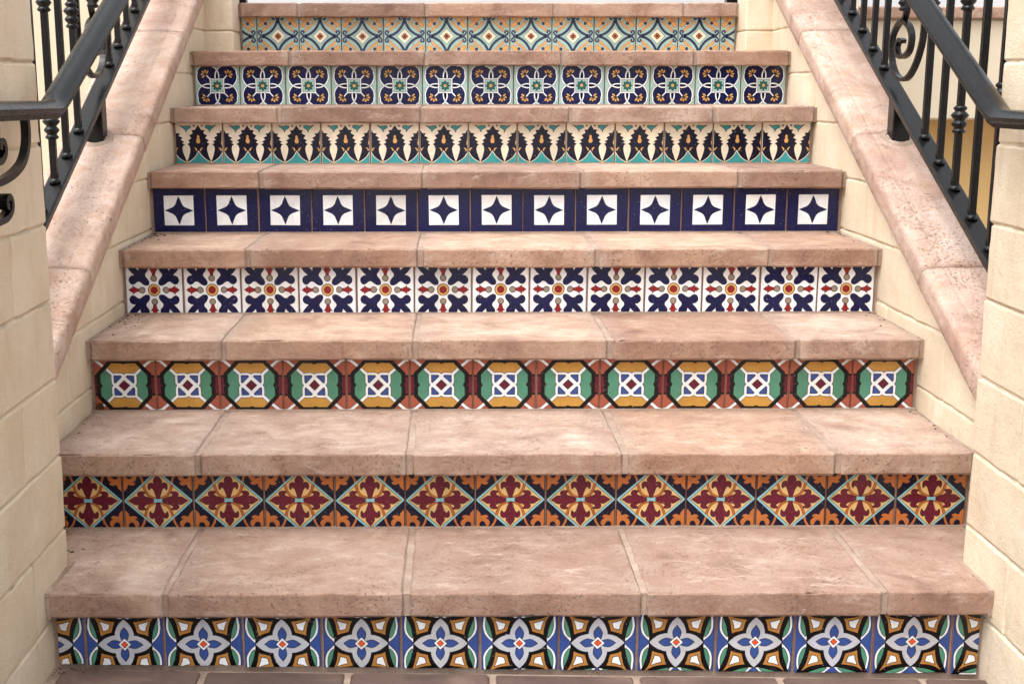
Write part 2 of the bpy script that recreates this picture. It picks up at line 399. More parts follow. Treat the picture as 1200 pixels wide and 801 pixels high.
def design3():
    d = Design('terra')
    d.fill([[(.84, .27), (1, .27), (1, -.27), (.84, -.27)], [(-.84, .27), (-1, .27), (-1, -.27), (-.84, -.27)]], 'maroon')
    d.stroke([[(s * .8, t * .30), (s * 1.0, t * .30)] for s in (-1, 1) for t in (-1, 1)], .065, 'black')
    d.stroke(quad4([(.60, .58), (.86, .80), (1.0, .83)]), .11, 'line'); d.stroke(quad4([(.60, .58), (.86, .80), (1.0, .83)]), .085, 'white')
    oc = [(.80, .36), (.80, .07), (.755, 0), (.80, -.07), (.80, -.36), (.40, -.775), (.07, -.775), (0, -.745), (-.07, -.775), (-.40, -.775), (-.80, -.36), (-.80, -.07), (-.755, 0), (-.80, .07), (-.80, .36), (-.40, .775), (-.07, .775), (0, .745), (.07, .775), (.40, .775)]
    d.fill([oc], 'green')
    m = [(0, 0), (.62, .62), (.40, .76), (.06, .76), (0, .72), (-.06, .76), (-.40, .76), (-.62, .62)]
    d.fill([m, my(m)], 'mustard'); d.stroke([oc], .13, 'black', True)
    def lattice(g, mat):
        sq = [(.355, .09), (.30, 0), (.355, -.09), (.355, -.28), (.28, -.355), (.09, -.355), (0, -.30), (-.09, -.355), (-.28, -.355), (-.355, -.28), (-.355, -.09), (-.30, 0), (-.355, .09), (-.355, .28), (-.28, .355), (-.09, .355), (0, .30), (.09, .355), (.28, .355), (.355, .28)]
        d.stroke([sq], .08 + g, mat, True); d.stroke(quad4([(.30, .30), (.535, .52)]), .085 + g, mat)
        d.fill([[(x * .9, y * .9) for x, y in sq]], mat)
    lattice(.035, 'line'); lattice(0, 'white')
    b = [(.30, .30), (.10, .30), (.09, .245), (.20, .13), (.30, .12)]
    d.fill(quad4([(.315, .315), (.095, .315), (.075, .275), (.275, .075), (.315, .095)]), 'blue', .022)
    d.fill([[(.165, 0), (0, .165), (-.165, 0), (0, -.165)]], 'maroon', .022)
    return d
def design4():
    d = Design('white')
    nv = cr([(.205, .205), (.25, .185), (.32, .19), (.40, .235), (.47, .295), (.54, .315), (.60, .285), (.66, .235), (.74, .215), (.815, .265), (.845, .36), (.81, .45), (.735, .50), (.66, .515), (.74, .60), (.82, .70), (.89, .84)], n=3)
    nv = [(.53 + (a - .53) * 1.07, .53 + (b - .53) * 1.07) for a, b in nv]; tail = [(.915, .915)]
    d.fill(rot4(diag_sym(nv + tail)), 'navyb', .014)
    rd = [(.47, .045), (.58, .055), (.66, .09), (.735, .15), (.735, .085), (.80, .07), (.885, 0)]
    d.fill(rot4(half_sym(rd)), 'red', .014)
    d.fill([circ(.41 * c, .41 * s, .103, n=16) for c, s in ((1, 0), (0, 1), (-1, 0), (0, -1))], 'taupe', .024)
    d.fill([circ(0, 0, .205, n=28)], 'gold', .024); d.fill([circ(0, 0, .118, n=22)], 'red', .02)
    return d
def design5():
    d = Design('navyb')
    q = .56; d.fill([[(q, q), (-q, q), (-q, -q), (q, -q)]], 'white')
    st = []
    for k in range(4): st += rot([(.545, 0), (.40, .06), (.25, .12), (.175, .175), (.12, .25), (.06, .40)], k)
    d.fill([st], 'navyb'); return d
def design6():
    d = Design('cream')
    def flower(du, dv):
        r = [(0, .63), (.06, .54), (.125, .44), (.27, .43), (.215, .31), (.37, .215), (.285, .11), (.425, .015), (.345, -.055), (.455, -.135), (.375, -.20), (.345, -.32), (.365, -.46), (.42, -.64), (.515, -.89), (.44, -.87), (0, -.80)]
        pts = [(x, y + dv * max(0, min(1, (y + .2) / .6))) for x, y in r]
        pts = pts + [(-x, y) for x, y in reversed(pts) if x > 1e-6]
        sh = lambda p: [(max(-.985, min(.985, x + du)), y) for x, y in p]
        d.fill([sh(pts)], 'navy')
        tl = [(.50, -.90)] + cr([(.46, -.87), (.30, -.78), (.14, -.64), (0, -.42)])
        tl = tl + [(-x, y) for x, y in reversed(tl) if x > 1e-6]
        d.fill([sh(tl)], 'teal'); d.stroke([[(x, y + .01) for x, y in sh(tl)[1:-1]]], .026, 'cream')
        bd = cr([(0, .24), (.048, .19), (.048, .10), (.08, .02), (.06, -.08), (0, -.105)]); bd = bd + [(-x, y) for x, y in reversed(bd) if x > 1e-6]
        d.fill([sh([(x, y + dv * .6) for x, y in bd])], 'gold')
        cm = [(.19, -.27), (.10, -.29), (.05, -.36), (.09, -.43), (.12, -.35)]
        d.fill([sh(cm), sh(mx(cm))], 'gold')
    flower(0, 0); flower(-1, -.13); flower(1, -.13)
    lo = cr([(-.72, .63), (-.60, .59), (-.45, .61), (-.32, .60), (-.305, .53), (-.40, .47), (-.455, .42), (-.475, .35), (-.51, .43), (-.58, .50), (-.65, .56)], True, 3)
    d.fill([lo, mx(lo)], 'teal', .02); d.fill([circ(.165, .60, .038, n=10), circ(-.165, .60, .038, n=10)], 'ink')
    d.stroke([[(-.985, -.93), (.985, -.93)]], .07, 'clay')
    d.fill([circ(.5, -.88, .05, n=10), circ(-.5, -.88, .05, n=10)], 'gold')
    return d
def design7():
    d = Design('aqua')
    C = [(.40, .40), (-.40, .40), (-.40, -.40), (.40, -.40)]
    lobes = []
    for (a, b) in C:
        sx, sy = math.copysign(1, a), math.copysign(1, b); p = []
        for i in range(40):
            an = 2 * math.pi * i / 40; ca, sa = math.cos(an), math.sin(an); dd = max(0, (ca * sx + sa * sy) / 1.4142)
            rr = .485 + .05 * max(0, (dd - .80) / .2) - .07 * math.exp(-((dd - .86) / .03) ** 2)
            p.append((a + rr * ca, b + rr * sa))
        lobes.append(p)
    d.fill(lobes, 'navyb'); d.stroke(lobes, .07, 'line', True); d.stroke(lobes, .048, 'white', True)
    ctr = cr([(.31, .31), (.27, 0), (.31, -.31), (0, -.27), (-.31, -.31), (-.27, 0), (-.31, .31), (0, .27)], True, 5)
    sq = [(.30, .30), (0, .285), (-.30, .30), (-.285, 0), (-.30, -.30), (0, -.285), (.30, -.30), (.285, 0)]
    d.fill([sq], 'aqua')
    d.stroke([sq], .075, 'line', True); d.stroke([sq], .042, 'white', True)
    d.stroke(quad4([(.30, .30), (.45, .46)]), .045, 'white')
    pet = []
    for (sx, sy) in ((1, 1), (-1, 1), (-1, -1), (1, -1)):
        for k in range(5):
            an = rad(45 + (k - 2) * 42); x, y = .49 + .125 * math.cos(an), .49 + .125 * math.sin(an)
            p = [(x + -.0 + .095 * math.cos(an) * math.cos(t) - .052 * math.sin(an) * math.sin(t), y + .095 * math.sin(an) * math.cos(t) + .052 * math.cos(an) * math.sin(t)) for t in [2 * math.pi * i / 10 for i in range(10)]]
            pet.append([(sx * a, sy * b) for a, b in p])
    d.fill(pet, 'gold', .02)
    fl = [((.185 + .035 * math.cos(8 * t)) * math.cos(t), (.185 + .035 * math.cos(8 * t)) * math.sin(t)) for t in [2 * math.pi * i / 48 for i in range(48)]]
    d.fill([fl], 'dgreen', .02, 'ink'); d.fill([circ(0, 0, .075, n=14)], 'gold', .015)
    return d
def design8():
    d = Design('aqua')
    bar = cr([(.20, .63), (.28, .60), (.36, .49), (.46, .40), (.58, .34), (.66, .22), (.74, .24)]) + cr([(.72, .32), (.64, .42), (.52, .47), (.42, .56), (.34, .68), (.24, .70)])
    d.fill(quad4(bar), 'gold', .03, 'clay')
    lf = cr([(.63, .62), (.72, .68), (.86, .62), (.93, .48), (.84, .42), (.74, .46), (.66, .54)], True, 3)
    d.fill(quad4(lf), 'gold', .03, 'clay'); d.fill(quad4(dg(lf)), 'gold', .03, 'clay')
    ll = circ(.80, .80, .10, n=12); d.fill(quad4(ll), 'gold', .03, 'clay')
    d.fill(quad4(circ(.575, .585, .065, n=12)), 'steel', .02, 'ink')
    arcs = quad4([(.97 + .98 * math.cos(rad(t)), .97 + .98 * math.sin(rad(t))) for t in [187 + 76 * i / 16 for i in range(17)]])
    d.stroke(arcs, .115, 'ink'); d.stroke(arcs, .07, 'steel')
    for k in range(4):
        d.fill([rot(circ(.70, 0, .075, .10, n=12), k)], 'ink')
        cu = cr([(.72, .03), (.80, .05), (.88, .10), (.915, .18), (.87, .25), (.79, .24), (.77, .17), (.82, .15)])
        d.stroke([rot(cu, k), rot(my(cu), k)], .075, 'steel')
    D = lambda a: [(a, 0), (0, a), (-a, 0), (0, -a)]
    d.fill(D(.37), 'dgreen'); d.fill(D(.345), 'cream')
    d.fill([circ(c * .075, s * .075, .07, n=10) for c, s in ((1, 0), (0, 1), (-1, 0), (0, -1))], 'orange', .02); d.fill([circ(0, 0, .04, n=10)], 'line')
    return d
DES = [design1(), design2(), design3(), design4(), design5(), design6(), design7(), design8()]

def poly_clip(p, axis, v, keep_less):
    out = []; n = len(p)
    for i in range(n):
        a, b = p[i], p[(i + 1) % n]; da = (v - a[axis]) if keep_less else (a[axis] - v); db = (v - b[axis]) if keep_less else (b[axis] - v)
        if da >= 0: out.append(a)
        if da * db < 0:
            t = da / (da - db); out.append((a[0] + (b[0] - a[0]) * t, a[1] + (b[1] - a[1]) * t))
    return out
TU = PITCH / 2
def tile_mesh(des, u0, u1, v0, v1, name='tile', seed=0.0):
    def wob(p):
        q = Vector((p[0] * 2.6 + seed, p[1] * 2.6, seed * .7)); q2 = Vector((p[0] * 7 - seed, p[1] * 7, 4.4 + seed))
        return (p[0] + .012 * noise.noise(q) + .006 * noise.noise(q2), p[1] + .012 * noise.noise(q + Vector((9, 3, 1))) + .006 * noise.noise(q2 + Vector((5, 2, 8))))
    """one glazed tile cut to [u0,u1]x[v0,v1]; front faces -Y, origin at the design centre"""
    verts = []; faces = []; mats = []
    e = .022; D0 = .008
    def quad(ps, m):
        i = len(verts); verts.extend(ps); faces.append(tuple(range(i, i + len(ps)))); mats.append(m)
    P = lambda u, v, y: (u * TU, y, v * TU)
    b = GI[des.base]
    fr = [(u0 + e, v0 + e), (u1 - e, v0 + e), (u1 - e, v1 - e), (u0 + e, v1 - e)]; ou = [(u0, v0), (u1, v0), (u1, v1), (u0, v1)]
    quad([P(u, v, 0) for u, v in fr], b)
    cl = GI['clay']
    for i in range(4):
        j = (i + 1) % 4
        quad([P(*fr[i], 0), P(*ou[i], .0016), P(*ou[j], .0016), P(*fr[j], 0)], b)
        quad([P(*ou[i], .0016), P(*ou[i], D0), P(*ou[j], D0), P(*ou[j], .0016)], cl)
    quad([P(u, v, D0) for u, v in reversed(ou)], cl)
    for tri, mat, h in des.tris:
        p = [wob(a) for a in tri]
        ar = (p[1][0] - p[0][0]) * (p[2][1] - p[0][1]) - (p[2][0] - p[0][0]) * (p[1][1] - p[0][1])
        if ar < 0: p.reverse()
        for ax_, v, k in ((0, u0 + e * .6, False), (0, u1 - e * .6, True), (1, v0 + e * .6, False), (1, v1 - e * .6, True)):
            p = poly_clip(p, ax_, v, k)
            if len(p) < 3: break
        if len(p) >= 3: quad([P(u, v, -.00003 * h) for u, v in p], GI[mat])
    me = bpy.data.meshes.new(name); me.from_pydata(verts, [], faces)
    for m in GM: me.materials.append(m)
    me.polygons.foreach_set('material_index', mats); me.update(); return me

# ------------------------------------------------------------------ staircase
stair = thing('staircase', 'stone staircase of eight steps with a different painted tile pattern on every riser', 'staircase', (0, .3, 0))
PAT = ['riser of white quatrefoil flowers with blue hearts on black and blue tiles', 'riser of maroon fleur crosses in yellow diamonds on navy and orange tiles',
       'riser of green and mustard octagons with white lattice on terracotta tiles', 'riser of white tiles with navy leaves and red and gold centres',
       'riser of plain navy tiles with a navy star in a white square', 'riser of cream tiles with jagged navy flowers over teal', 'riser of navy four-lobed loops with white outlines on pale aqua tiles',
       'riser of aqua tiles with navy arcs, cream diamonds and gold leaves']
TCZ = [.0335, .2142, .392, .5745, .7545, .9425, 1.1142, 1.2932]       # height of each row's design centre
TX0 = [-.7687, -.9281, -.9285, -.9265, -.9276, -.9298, -.9269, -.7683]; NT0 = [11, 13, 13, 13, 13, 13, 13, 11]
JX = [(-.679, -.212, .249, .717), (-.676, -.216, .254, .718), (-.677, -.213, .259, .715), (-.668, -.210, .262, .724), (-.680, -.206, .255, .715), (-.668, -.219, .247, .701), (-.672, -.212, .25, .697), (-.687, -.219, .249, .727)]
GE = [.962, .976, .976, .968, .972, .974, .978, .974]
for i in range(8):
    y0 = YN[i]; yr = y0 + OV; z = ZT[i]; zp = ZT[i - 1] if i else -.03
    l, r = (PL, PR) if i in (0, 7) else (WL, WR)
    yb = (YN[i + 1] + OV + .03) if i < 7 else 2.808
    bm = bmesh.new()
    add_box(bm, (l - .004, yr + .006, (zp - .12)), (r + .004, yb, z - TH - .001))            # body behind the tiles
    add_box(bm, (l - .003, y0 + .006, z - TH + .002), (r + .003, yb - .002, z - .0035))      # mortar bed seen in the joints
    zf_ = zp if i else -.06
    if i: add_box(bm, (l + .002, yr - .0085, zp - .004), (r - .002, yr + .004, zp + .0028))
    if i == 0:
        for xa, xb in ((PL - .002, PL + .010), (PR - .010, PR + .002)): add_box(bm, (xa, -.0015, z - TH - .0005), (xb, PY + .012, z + .0016))
        add_box(bm, (WL, PY + .01, z - TH + .003), (WR, yb - .003, z - .0045))
    st = link('step', bm2me(bm, 'step'), stair, None, [M['mortar']])
    st.location = (0, 0, 0); st['label'] = PAT[i]
    st.matrix_parent_inverse = Matrix.Translation((0, -.3, 0))
    # slabs
    ends = [l + .011] + list(JX[i]) + [r - .011]
    for k in range(5):
        a, b = ends[k] + (.006 if k else 0), ends[k + 1] - (.006 if k < 4 else 0)
        if i == 0 and k == 0: a = WL + .012
        if i == 0 and k == 4: b = WR - .012
        dep = (YN[i + 1] + OV - .004 if i < 7 else 2.80) - y0
        s_ = i * 13.7 + k * 5.1
        me = bm2me(rbox(((b - a) / 2, dep / 2, TH / 2), .0036, .014, .0020, s_, 8, 0, .0056), 'tread_slab', True)
        link('tread_slab', me, st, ((a + b) / 2 + random.uniform(-.001, .001), y0 + dep / 2 + random.uniform(-.002, .001), z - TH / 2 + random.uniform(-.001, .001)), [M['slab']], (0, random.uniform(-.002, .002), random.uniform(-.003, .003)))
    # tiles
    des = DES[i]; zc = TCZ[i]; v1 = (z - TH + .002 - zc) / TU; v1 = min(.985, v1)
    meshes = {}
    xs = [TX0[i] + PITCH * k for k in range(-1, NT0[i] + 1)]
    for x in xs:
        u0 = max(-GE[i], (l + .010 - x) / TU); u1 = min(GE[i], (r - .010 - x) / TU)
        if u1 - u0 < .12: continue
        vb = (zp + .0015 - zc) / TU if i else (FLOOR(x) + .003 - zc) / TU
        v0 = max(-.985, vb)
        key = (round(u0, 3), round(u1, 3), round(v0, 3), random.randrange(4))
        if key not in meshes: meshes[key] = tile_mesh(des, u0, u1, v0, v1, 'tile', 3.7 * key[3] + i)
        link('tile', meshes[key], st, (x + random.uniform(-.0006, .0006), yr - .0022 + random.uniform(-.0005, .0005), zc + random.uniform(-.0005, .0005)), None, (rad(random.uniform(-.7, .7)), rad(random.uniform(-.3, .3)), rad(random.uniform(-.5, .5))))

# ------------------------------------------------------------------ block masonry
def block(parent, x0, x1, y0, y1, z0, z1, mat, seed, clips=(), bulge=.0008):
    g_ = .0012
    half = ((x1 - x0) / 2, (y1 - y0) / 2 - g_ / 2, (z1 - z0) / 2 - g_ / 2)
    c = Vector(((x0 + x1) / 2, (y0 + y1) / 2, (z0 + z1) / 2))
    bm = rbox(half, .0045, .024, .0026, seed, 10, bulge, .0065)
    for co, no in clips: clip(bm, Vector(co) - c, no)
    if not bm.faces: bm.free(); return None
    o = link('block', bm2me(bm, 'block', True), parent, None, [mat]); o.location = c - parent.location; return o

def pier(sgn, face, label):
    x_in, x_out = (face, face + sgn * .40)
    p = thing('pier', label, 'pier', (face + sgn * .2, -.25, -.13), 'gate piers at the foot of the stairs')
    lo, hi = min(x_in, x_out), max(x_in, x_out)
    core = box('core', (lo + .0045, -.655, -.135), (hi - .0045, PY - .006, 1.60), M['block']); core.parent = p; core.location = -p.location
    for k in range(len(ZC) - 1):
        br = [PY, -.05, -.46, -.665] if k % 2 == 0 else [PY, -.255, -.665]
        for j in range(len(br) - 1):
            j1 = random.uniform(-.004, .004); dx = random.uniform(-.0012, .0012)
            block(p, lo + dx, hi + dx, br[j + 1], br[j] + (j1 if j == 0 else 0), max(ZC[k], -.135), ZC[k + 1], M['block'], k * 7.3 + j * 3.1 + sgn * 50)
    bm = rbox((.235, .445, .035), .012, .05, .002, 3.0 * sgn, 8, 0, .004)
    link('cap', bm2me(bm, 'cap', True), p, (0, 0, 1.613 + .13 + .034), [M['coping']])
    return p
pierL = pier(-1, PL, 'cream painted block pier at the stair foot with the scroll bracket in view')
pierR = pier(1, PR, 'cream block pier at the foot of the stairs facing the scroll bracket pier')

def nose(y):
    z = -.1
    for yy, zz in zip(YN, ZT):
        if y >= yy: z = zz
    return z
def cope_mesh(length, seed, W_):
    # cross-section: x inwards from the outer edge, n up from the underside
    prof = [(W_ - .003, 0.0), (W_, .004), (W_, .022), (W_, .042), (W_ - .0005, .046), (W_ - .0025, .051), (W_ - .0065, .0553), (W_ - .0115, .0575), (W_ - .0145, .058), (W_ - .026, .0592), (W_ - .040, .0602), (W_ - .045, .0602), (W_ - .048, .0588), (W_ - .051, .0603),
            (W_ - .058, .0615), (W_ - .075, .0618), (W_ - .10, .062), (W_ - .13, .062), (W_ - .16, .062), (W_ - .18, .062), (.014, .061), (.005, .056), (0, .046), (0, .01), (.004, 0)]
    n = max(6, int(length / .012)); bm = bmesh.new(); rows = []
    for i in range(n + 1):
        t = length * i / n; e_ = min(t, length - t); dn = -.004 * max(0, 1 - e_ / .008); row = []
        for x, h in prof:
            q = Vector((x * 1.0, t, h)); ns = noise.noise(q * 9 + Vector((seed, 0, 0))); nf = noise.noise(q * 60 + Vector((0, seed, 0)))
            k = .0013 * ns + .0009 * nf
            row.append(bm.verts.new((x + (k if x > W_ - .03 else 0), t, h + (k + dn if h > .03 else 0))))
        rows.append(row)
    m = len(prof)
    for i in range(n):
        for j in range(m):
            bm.faces.new((rows[i][j], rows[i][(j + 1) % m], rows[i + 1][(j + 1) % m], rows[i + 1][j]))
    bm.faces.new(list(rows[0])[::-1]); bm.faces.new(rows[-1])
    bmesh.ops.recalc_face_normals(bm, faces=bm.faces)
    return bm
def side_wall(sgn, face, label):
    p = thing('stair_side_wall', label, 'wall', (face + sgn * .09, 1.2, -.13), 'walls beside the stairs')
    th = .185; lo, hi = min(face, face + sgn * th), max(face, face + sgn * th)
    cl = ((0, 1.0, COPE(1.0) + .004), (0, -math.sin(CA), math.cos(CA)))
    bm = bmesh.new(); add_box(bm, (lo + .0045, PY + .005, -.135), (hi - .0045, 2.44, 1.56)); clip(bm, cl[0], cl[1])
    for vv in bm.verts: vv.co -= p.location
    link('core', bm2me(bm, 'core'), p, None, [M['block']])
    for k in range(1, len(ZC) - 1):
        y = .157 + (.205 if k % 2 else 0.0) - .41
        while y < 2.44:
            a, b = max(y, PY + .002), min(y + .41, 2.44); y += .41
            if b - a < .06: continue
            if COPE(b) < ZC[k] + .012 or ZC[k + 1] < nose(a) - .06: continue
            top_clip = COPE(a) < ZC[k + 1] + .01
            block(p, lo, hi, a, b, ZC[k], ZC[k + 1], M['block'], k * 9.1 + y * 5 + sgn * 20, [cl] if top_clip else (), .0006)
    # coping slabs
    CW = .222 if sgn < 0 else .196
    js = [PY + .004, .70, 1.28, 1.885, 2.44]
    for j in range(4):
        a, b = js[j], js[j + 1]; L = (b - a) / math.cos(CA) - .004
        me = bm2me(cope_mesh(L, j * 4.4 + sgn * 9, CW), 'coping_slab', True)
        o = link('coping_slab', me, p, None, [M['coping']])
        x_in = face - sgn * .026
        if sgn < 0: mt = Matrix.Translation((x_in - CW, 0, 0))
        else:       mt = Matrix.Translation((x_in + CW, 0, 0)) @ Matrix.Scale(-1, 4, (1, 0, 0))
        if sgn > 0:
            me.transform(Matrix.Scale(-1, 4, (1, 0, 0))); me.flip_normals(); mt = Matrix.Translation((x_in + CW, 0, 0))
        o.matrix_local = Matrix.Translation(-p.location) @ mt @ Matrix.Translation((0, a, COPE(a) - .001 + random.uniform(-.001, .001))) @ Matrix.Rotation(CA, 4, 'X')
    return p
wallL = side_wall(-1, WL, 'cream block stair wall with sloped pink coping meeting the scroll bracket pier')
wallR = side_wall(1, WR, 'cream block stair wall with sloped pink coping in front of the coped terrace wall')

def pilaster(sgn, face, label):
    lo, hi = min(face, face + sgn * .40), max(face, face + sgn * .40)
    p = thing('pilaster', label, 'pilaster', (face + sgn * .2, 2.42, .8), 'pilasters at the head of the stairs')
    core = box('core', (lo + .008, 2.343, .8), (hi - .008, 2.49, 2.2), M['block']); core.parent = p; core.location = -p.location
    zs = [.848, 1.001, 1.154, 1.307, 1.66, 1.95, 2.2]
    for k in range(len(zs) - 1):
        block(p, lo, hi, 2.335, 2.50, zs[k], zs[k + 1], M['block'], k * 3.7 + sgn * 11, (), .003)
    return p
pilaster(-1, PL, 'cream pilaster beside the top step on the scroll bracket side')
pilaster(1, PR, 'cream pilaster beside the top step on the coped terrace wall side')

# ------------------------------------------------------------------ walls beyond the railings
tw = thing('terrace_wall', 'pale cream retaining wall with terracotta coping and a recessed ochre base behind the railing', 'wall', (2.3, 2.8, -.13))
def part(nm, lo, hi, mat, par, bev=.006):
    o = box(nm, lo, hi, mat, par, bev); o.location = -par.location; return o
part('wall', (1.335, 2.62, .985), (3.6, 3.1, 1.362), M['pale'], tw)
part('base', (1.335, 2.80, -.135), (3.59, 3.09, .99), M['ochre'], tw)
xx = 1.335; 
for k in range(6):
    o = link('coping_slab', bm2me(rbox((.192, .26, .022), .005, .05, .0015, k * 4.0, 8, 0, .003), 'coping_slab', True), tw, Vector((xx + .195, 2.85, 1.384)) - tw.location, [M['slab']]); xx += .39
bw = thing('background_wall', 'bright pale cream stucco wall behind the railing on the scroll bracket side', 'wall', (-2.4, 2.8, -.13))
part('wall', (-3.8, 2.62, -.135), (-1.335, 2.9, 2.6), M['pale'], bw)
part('plinth', (-3.8, 2.59, -.134), (-1.337, 2.63, .35), M['pale'], bw)
lb = thing('landing', 'upper terrace floor beyond the top step', 'terrace', (0, 5, .8)); 
lb['kind'] = 'structure'; del lb['category']; del lb['label']
part('terrace_floor', (-1.30, 2.812, 1.1), (1.30, 9.0, 1.402), M['slab'], lb)
hb = thing('house_wall', 'white wall far beyond the top step', 'wall', (0, 8.6, 1.4))
part('wall', (-9, 8.4, 1.403), (9, 8.7, 4.2), M['white'], hb)
part('base_trim', (-9, 8.37, 1.403), (9, 8.41, 1.52), M['pale'], hb)
for sx in (-.979, 1.003):
    p = thing('iron_post', 'black iron post standing behind the top step, ' + ('scroll bracket side' if sx < 0 else 'coped terrace wall side'), 'post', (sx, 2.95, 1.4005), 'posts at the top landing')
    bm = bmesh.new(); add_box(bm, (-.023, -.023, 0), (.023, .023, 1.1)); bmesh.ops.bevel(bm, geom=list(bm.edges), offset=.003, segments=1, affect='EDGES'); link('shaft', bm2me(bm, 'shaft'), p, None, [M['iron']])
    bm = bmesh.new(); add_box(bm, (-.045, -.045, 0), (.045, .045, .012)); link('foot_plate', bm2me(bm, 'foot_plate'), p, None, [M['iron']])

# ------------------------------------------------------------------ guard railings
def tube_path(bm, pts, prof, closed_ends=True, up=Vector((1, 0, 0))):
    """sweep a closed 2-D profile [(a,b)] along pts; a along 'up' (x axis), b along the in-plane normal"""
    rows = []
    for i, p in enumerate(pts):
        p = Vector(p); a = Vector(pts[i - 1]) if i else p; c = Vector(pts[i + 1]) if i < len(pts) - 1 else p
        d1 = (p - a).normalized() if i else (c - p).normalized(); d2 = (c - p).normalized() if i < len(pts) - 1 else d1
        t = (d1 + d2).normalized(); s_ = up; n = t.cross(s_).normalized(); k = 1 / max(.5, t.dot(d1))
        rows.append([bm.verts.new(p + s_ * u - n * (v * k)) for u, v in prof])
    m = len(prof)
    for i in range(len(rows) - 1):
        for j in range(m): bm.faces.new((rows[i][j], rows[i][(j + 1) % m], rows[i + 1][(j + 1) % m], rows[i + 1][j]))
    bm.faces.new(rows[0][::-1]); bm.faces.new(rows[-1])
    bmesh.ops.recalc_face_normals(bm, faces=bm.faces)
def lathe(bm, prof, cx, cy, n=16):
    rows = [[bm.verts.new((cx + r * math.cos(2 * math.pi * k / n), cy + r * math.sin(2 * math.pi * k / n), z)) for k in range(n)] for r, z in prof]
    for i in range(len(rows) - 1):
        for k in range(n): bm.faces.new((rows[i][k], rows[i][(k + 1) % n], rows[i + 1][(k + 1) % n], rows[i + 1][k]))
    bm.faces.new(rows[0][::-1]); bm.faces.new(rows[-1])
BAR0, BARS = .742, .524                                              # bottom bar: top at y=.592 is .742
BZ = lambda y: BAR0 + BARS * (y - .592) + .012
RT = .82                                                             # top rail above the bottom bar
def knuckle(z):
    h = [(.0095, -.036), (.014, -.034), (.0165, -.030), (.014, -.026), (.0115, -.022), (.0155, -.018), (.019, -.012), (.0155, -.006), (.0115, -.002),
         (.0165, .003), (.0215, .010), (.0165, .017), (.0115, .021), (.015, .025), (.0165, .029), (.013, .033), (.0095, .036)]
    return [(r, z + q * .95) for r, q in h]
def railing(sgn, X, label):
    p = thing('guard_railing', label, 'railing', (X, 1.2, .9), 'guard railings over the sloped copings')
    O = -p.location
    def put(nm, bm, sm=False):
        for vv in bm.verts: vv.co += O
        return link(nm, bm2me(bm, nm, sm), p, None, [M['iron']])
    ya, yb = .43, 2.335
    bm = bmesh.new(); pr = [(-.024, -.009), (.024, -.009), (.024, .004), (.020, .007), (-.020, .007), (-.024, .004)]
    tube_path(bm, [(X, ya, BZ(ya) - .012), (X, yb, BZ(yb) - .012)], pr); put('bottom_bar', bm)
    bm = bmesh.new(); tube_path(bm, [(X, ya - .05, BZ(ya - .05) + RT), (X, yb, BZ(yb) + RT)], [(-.022, -.012), (.022, -.012), (.025, .003), (.018, .012), (-.018, .012), (-.025, .003)]); put('top_bar', bm)
    for y in (1.225, 2.30):
        zc_ = COPE(y) - .001 + .062 / math.cos(CA)
        bm = bmesh.new(); add_box(bm, (X - .0245, y - .0245, zc_ - .05), (X + .0245, y + .0245, BZ(y) - .017))
        for vv in bm.verts:
            if vv.co.z > zc_: vv.co.z += BARS * (vv.co.y - y)
        bmesh.ops.bevel(bm, geom=list(bm.edges), offset=.003, segments=1, affect='EDGES'); po = put('post', bm)
        bm = bmesh.new(); nn = 20; rim = []                               # ragged grout collar where the post enters the coping
        for rr, hh in ((.047, .0005), (.040, .0045), (.030, .0035)):
            rim.append([bm.verts.new((X + rr * math.cos(2 * math.pi * k / nn) * (1 + .08 * math.sin(k * 5.1)), y + rr * math.sin(2 * math.pi * k / nn), zc_ + CS * rr * math.sin(2 * math.pi * k / nn) + hh)) for k in range(nn)])
        for a_, b_ in ((0, 1), (1, 2)):
            for k in range(nn): bm.faces.new((rim[a_][k], rim[a_][(k + 1) % nn], rim[b_][(k + 1) % nn], rim[b_][k]))
        gc = put('grout_collar', bm, True); gc.data.materials.clear(); gc.data.materials.append(M['mortar'])
    ys = [.46, .575, .690, .805, .915, 1.027, 1.376, 1.482, 1.592, 1.700, 1.81, 1.92, 2.03, 2.14, 2.25]
    kn = {.575: (.34, ), .805: (.165, .455), 1.027: (.31, ), 1.592: (.30, ), 1.81: (.20, .45), 2.03: (.30,)}
    if sgn < 0: kn[.805] = (.152, .455); ys = [y + (.033 if y < 1.2 else .02) for y in ys]
    for y in ys:
        bm = bmesh.new(); a = .0080; z0, z1 = BZ(y) - .006, BZ(y) + RT - .004
        add_box(bm, (X - a, y - a, z0), (X + a, y + a, z1)); bmesh.ops.bevel(bm, geom=list(bm.edges), offset=.0012, segments=1, affect='EDGES')
        b = put('baluster', bm)
        for kk, hs_ in kn.items():
            if abs(kk - y) < .04:
                for h in hs_:
                    bm = bmesh.new(); lathe(bm, knuckle(BZ(kk) + h), X, y); 
                    for vv in bm.verts: vv.co += O
                    link('collar', bm2me(bm, 'collar', True), b, None, [M['iron']])
        bm = bmesh.new(); lathe(bm, [(.015, BZ(y) - .008), (.014, BZ(y) + .000), (.010, BZ(y) + .006)], X, y, 8)
        for vv in bm.verts: vv.co += O + Vector((0, 0, 0))
        link('weld', bm2me(bm, 'weld', True), b, None, [M['iron']])
    # scrolls between balusters
    sc = [(1.10, 1.42), (1.085, 1.33), (1.084, 1.256), (1.092, 1.218), (1.122, 1.172), (1.167, 1.138), (1.219, 1.128), (1.279, 1.146), (1.315, 1.187), (1.321, 1.241), (1.285, 1.275), (1.24, 1.284), (1.192, 1.267), (1.169, 1.239), (1.18, 1.205), (1.222, 1.189), (1.264, 1.195), (1.278, 1.218), (1.258, 1.236), (1.232, 1.230)]
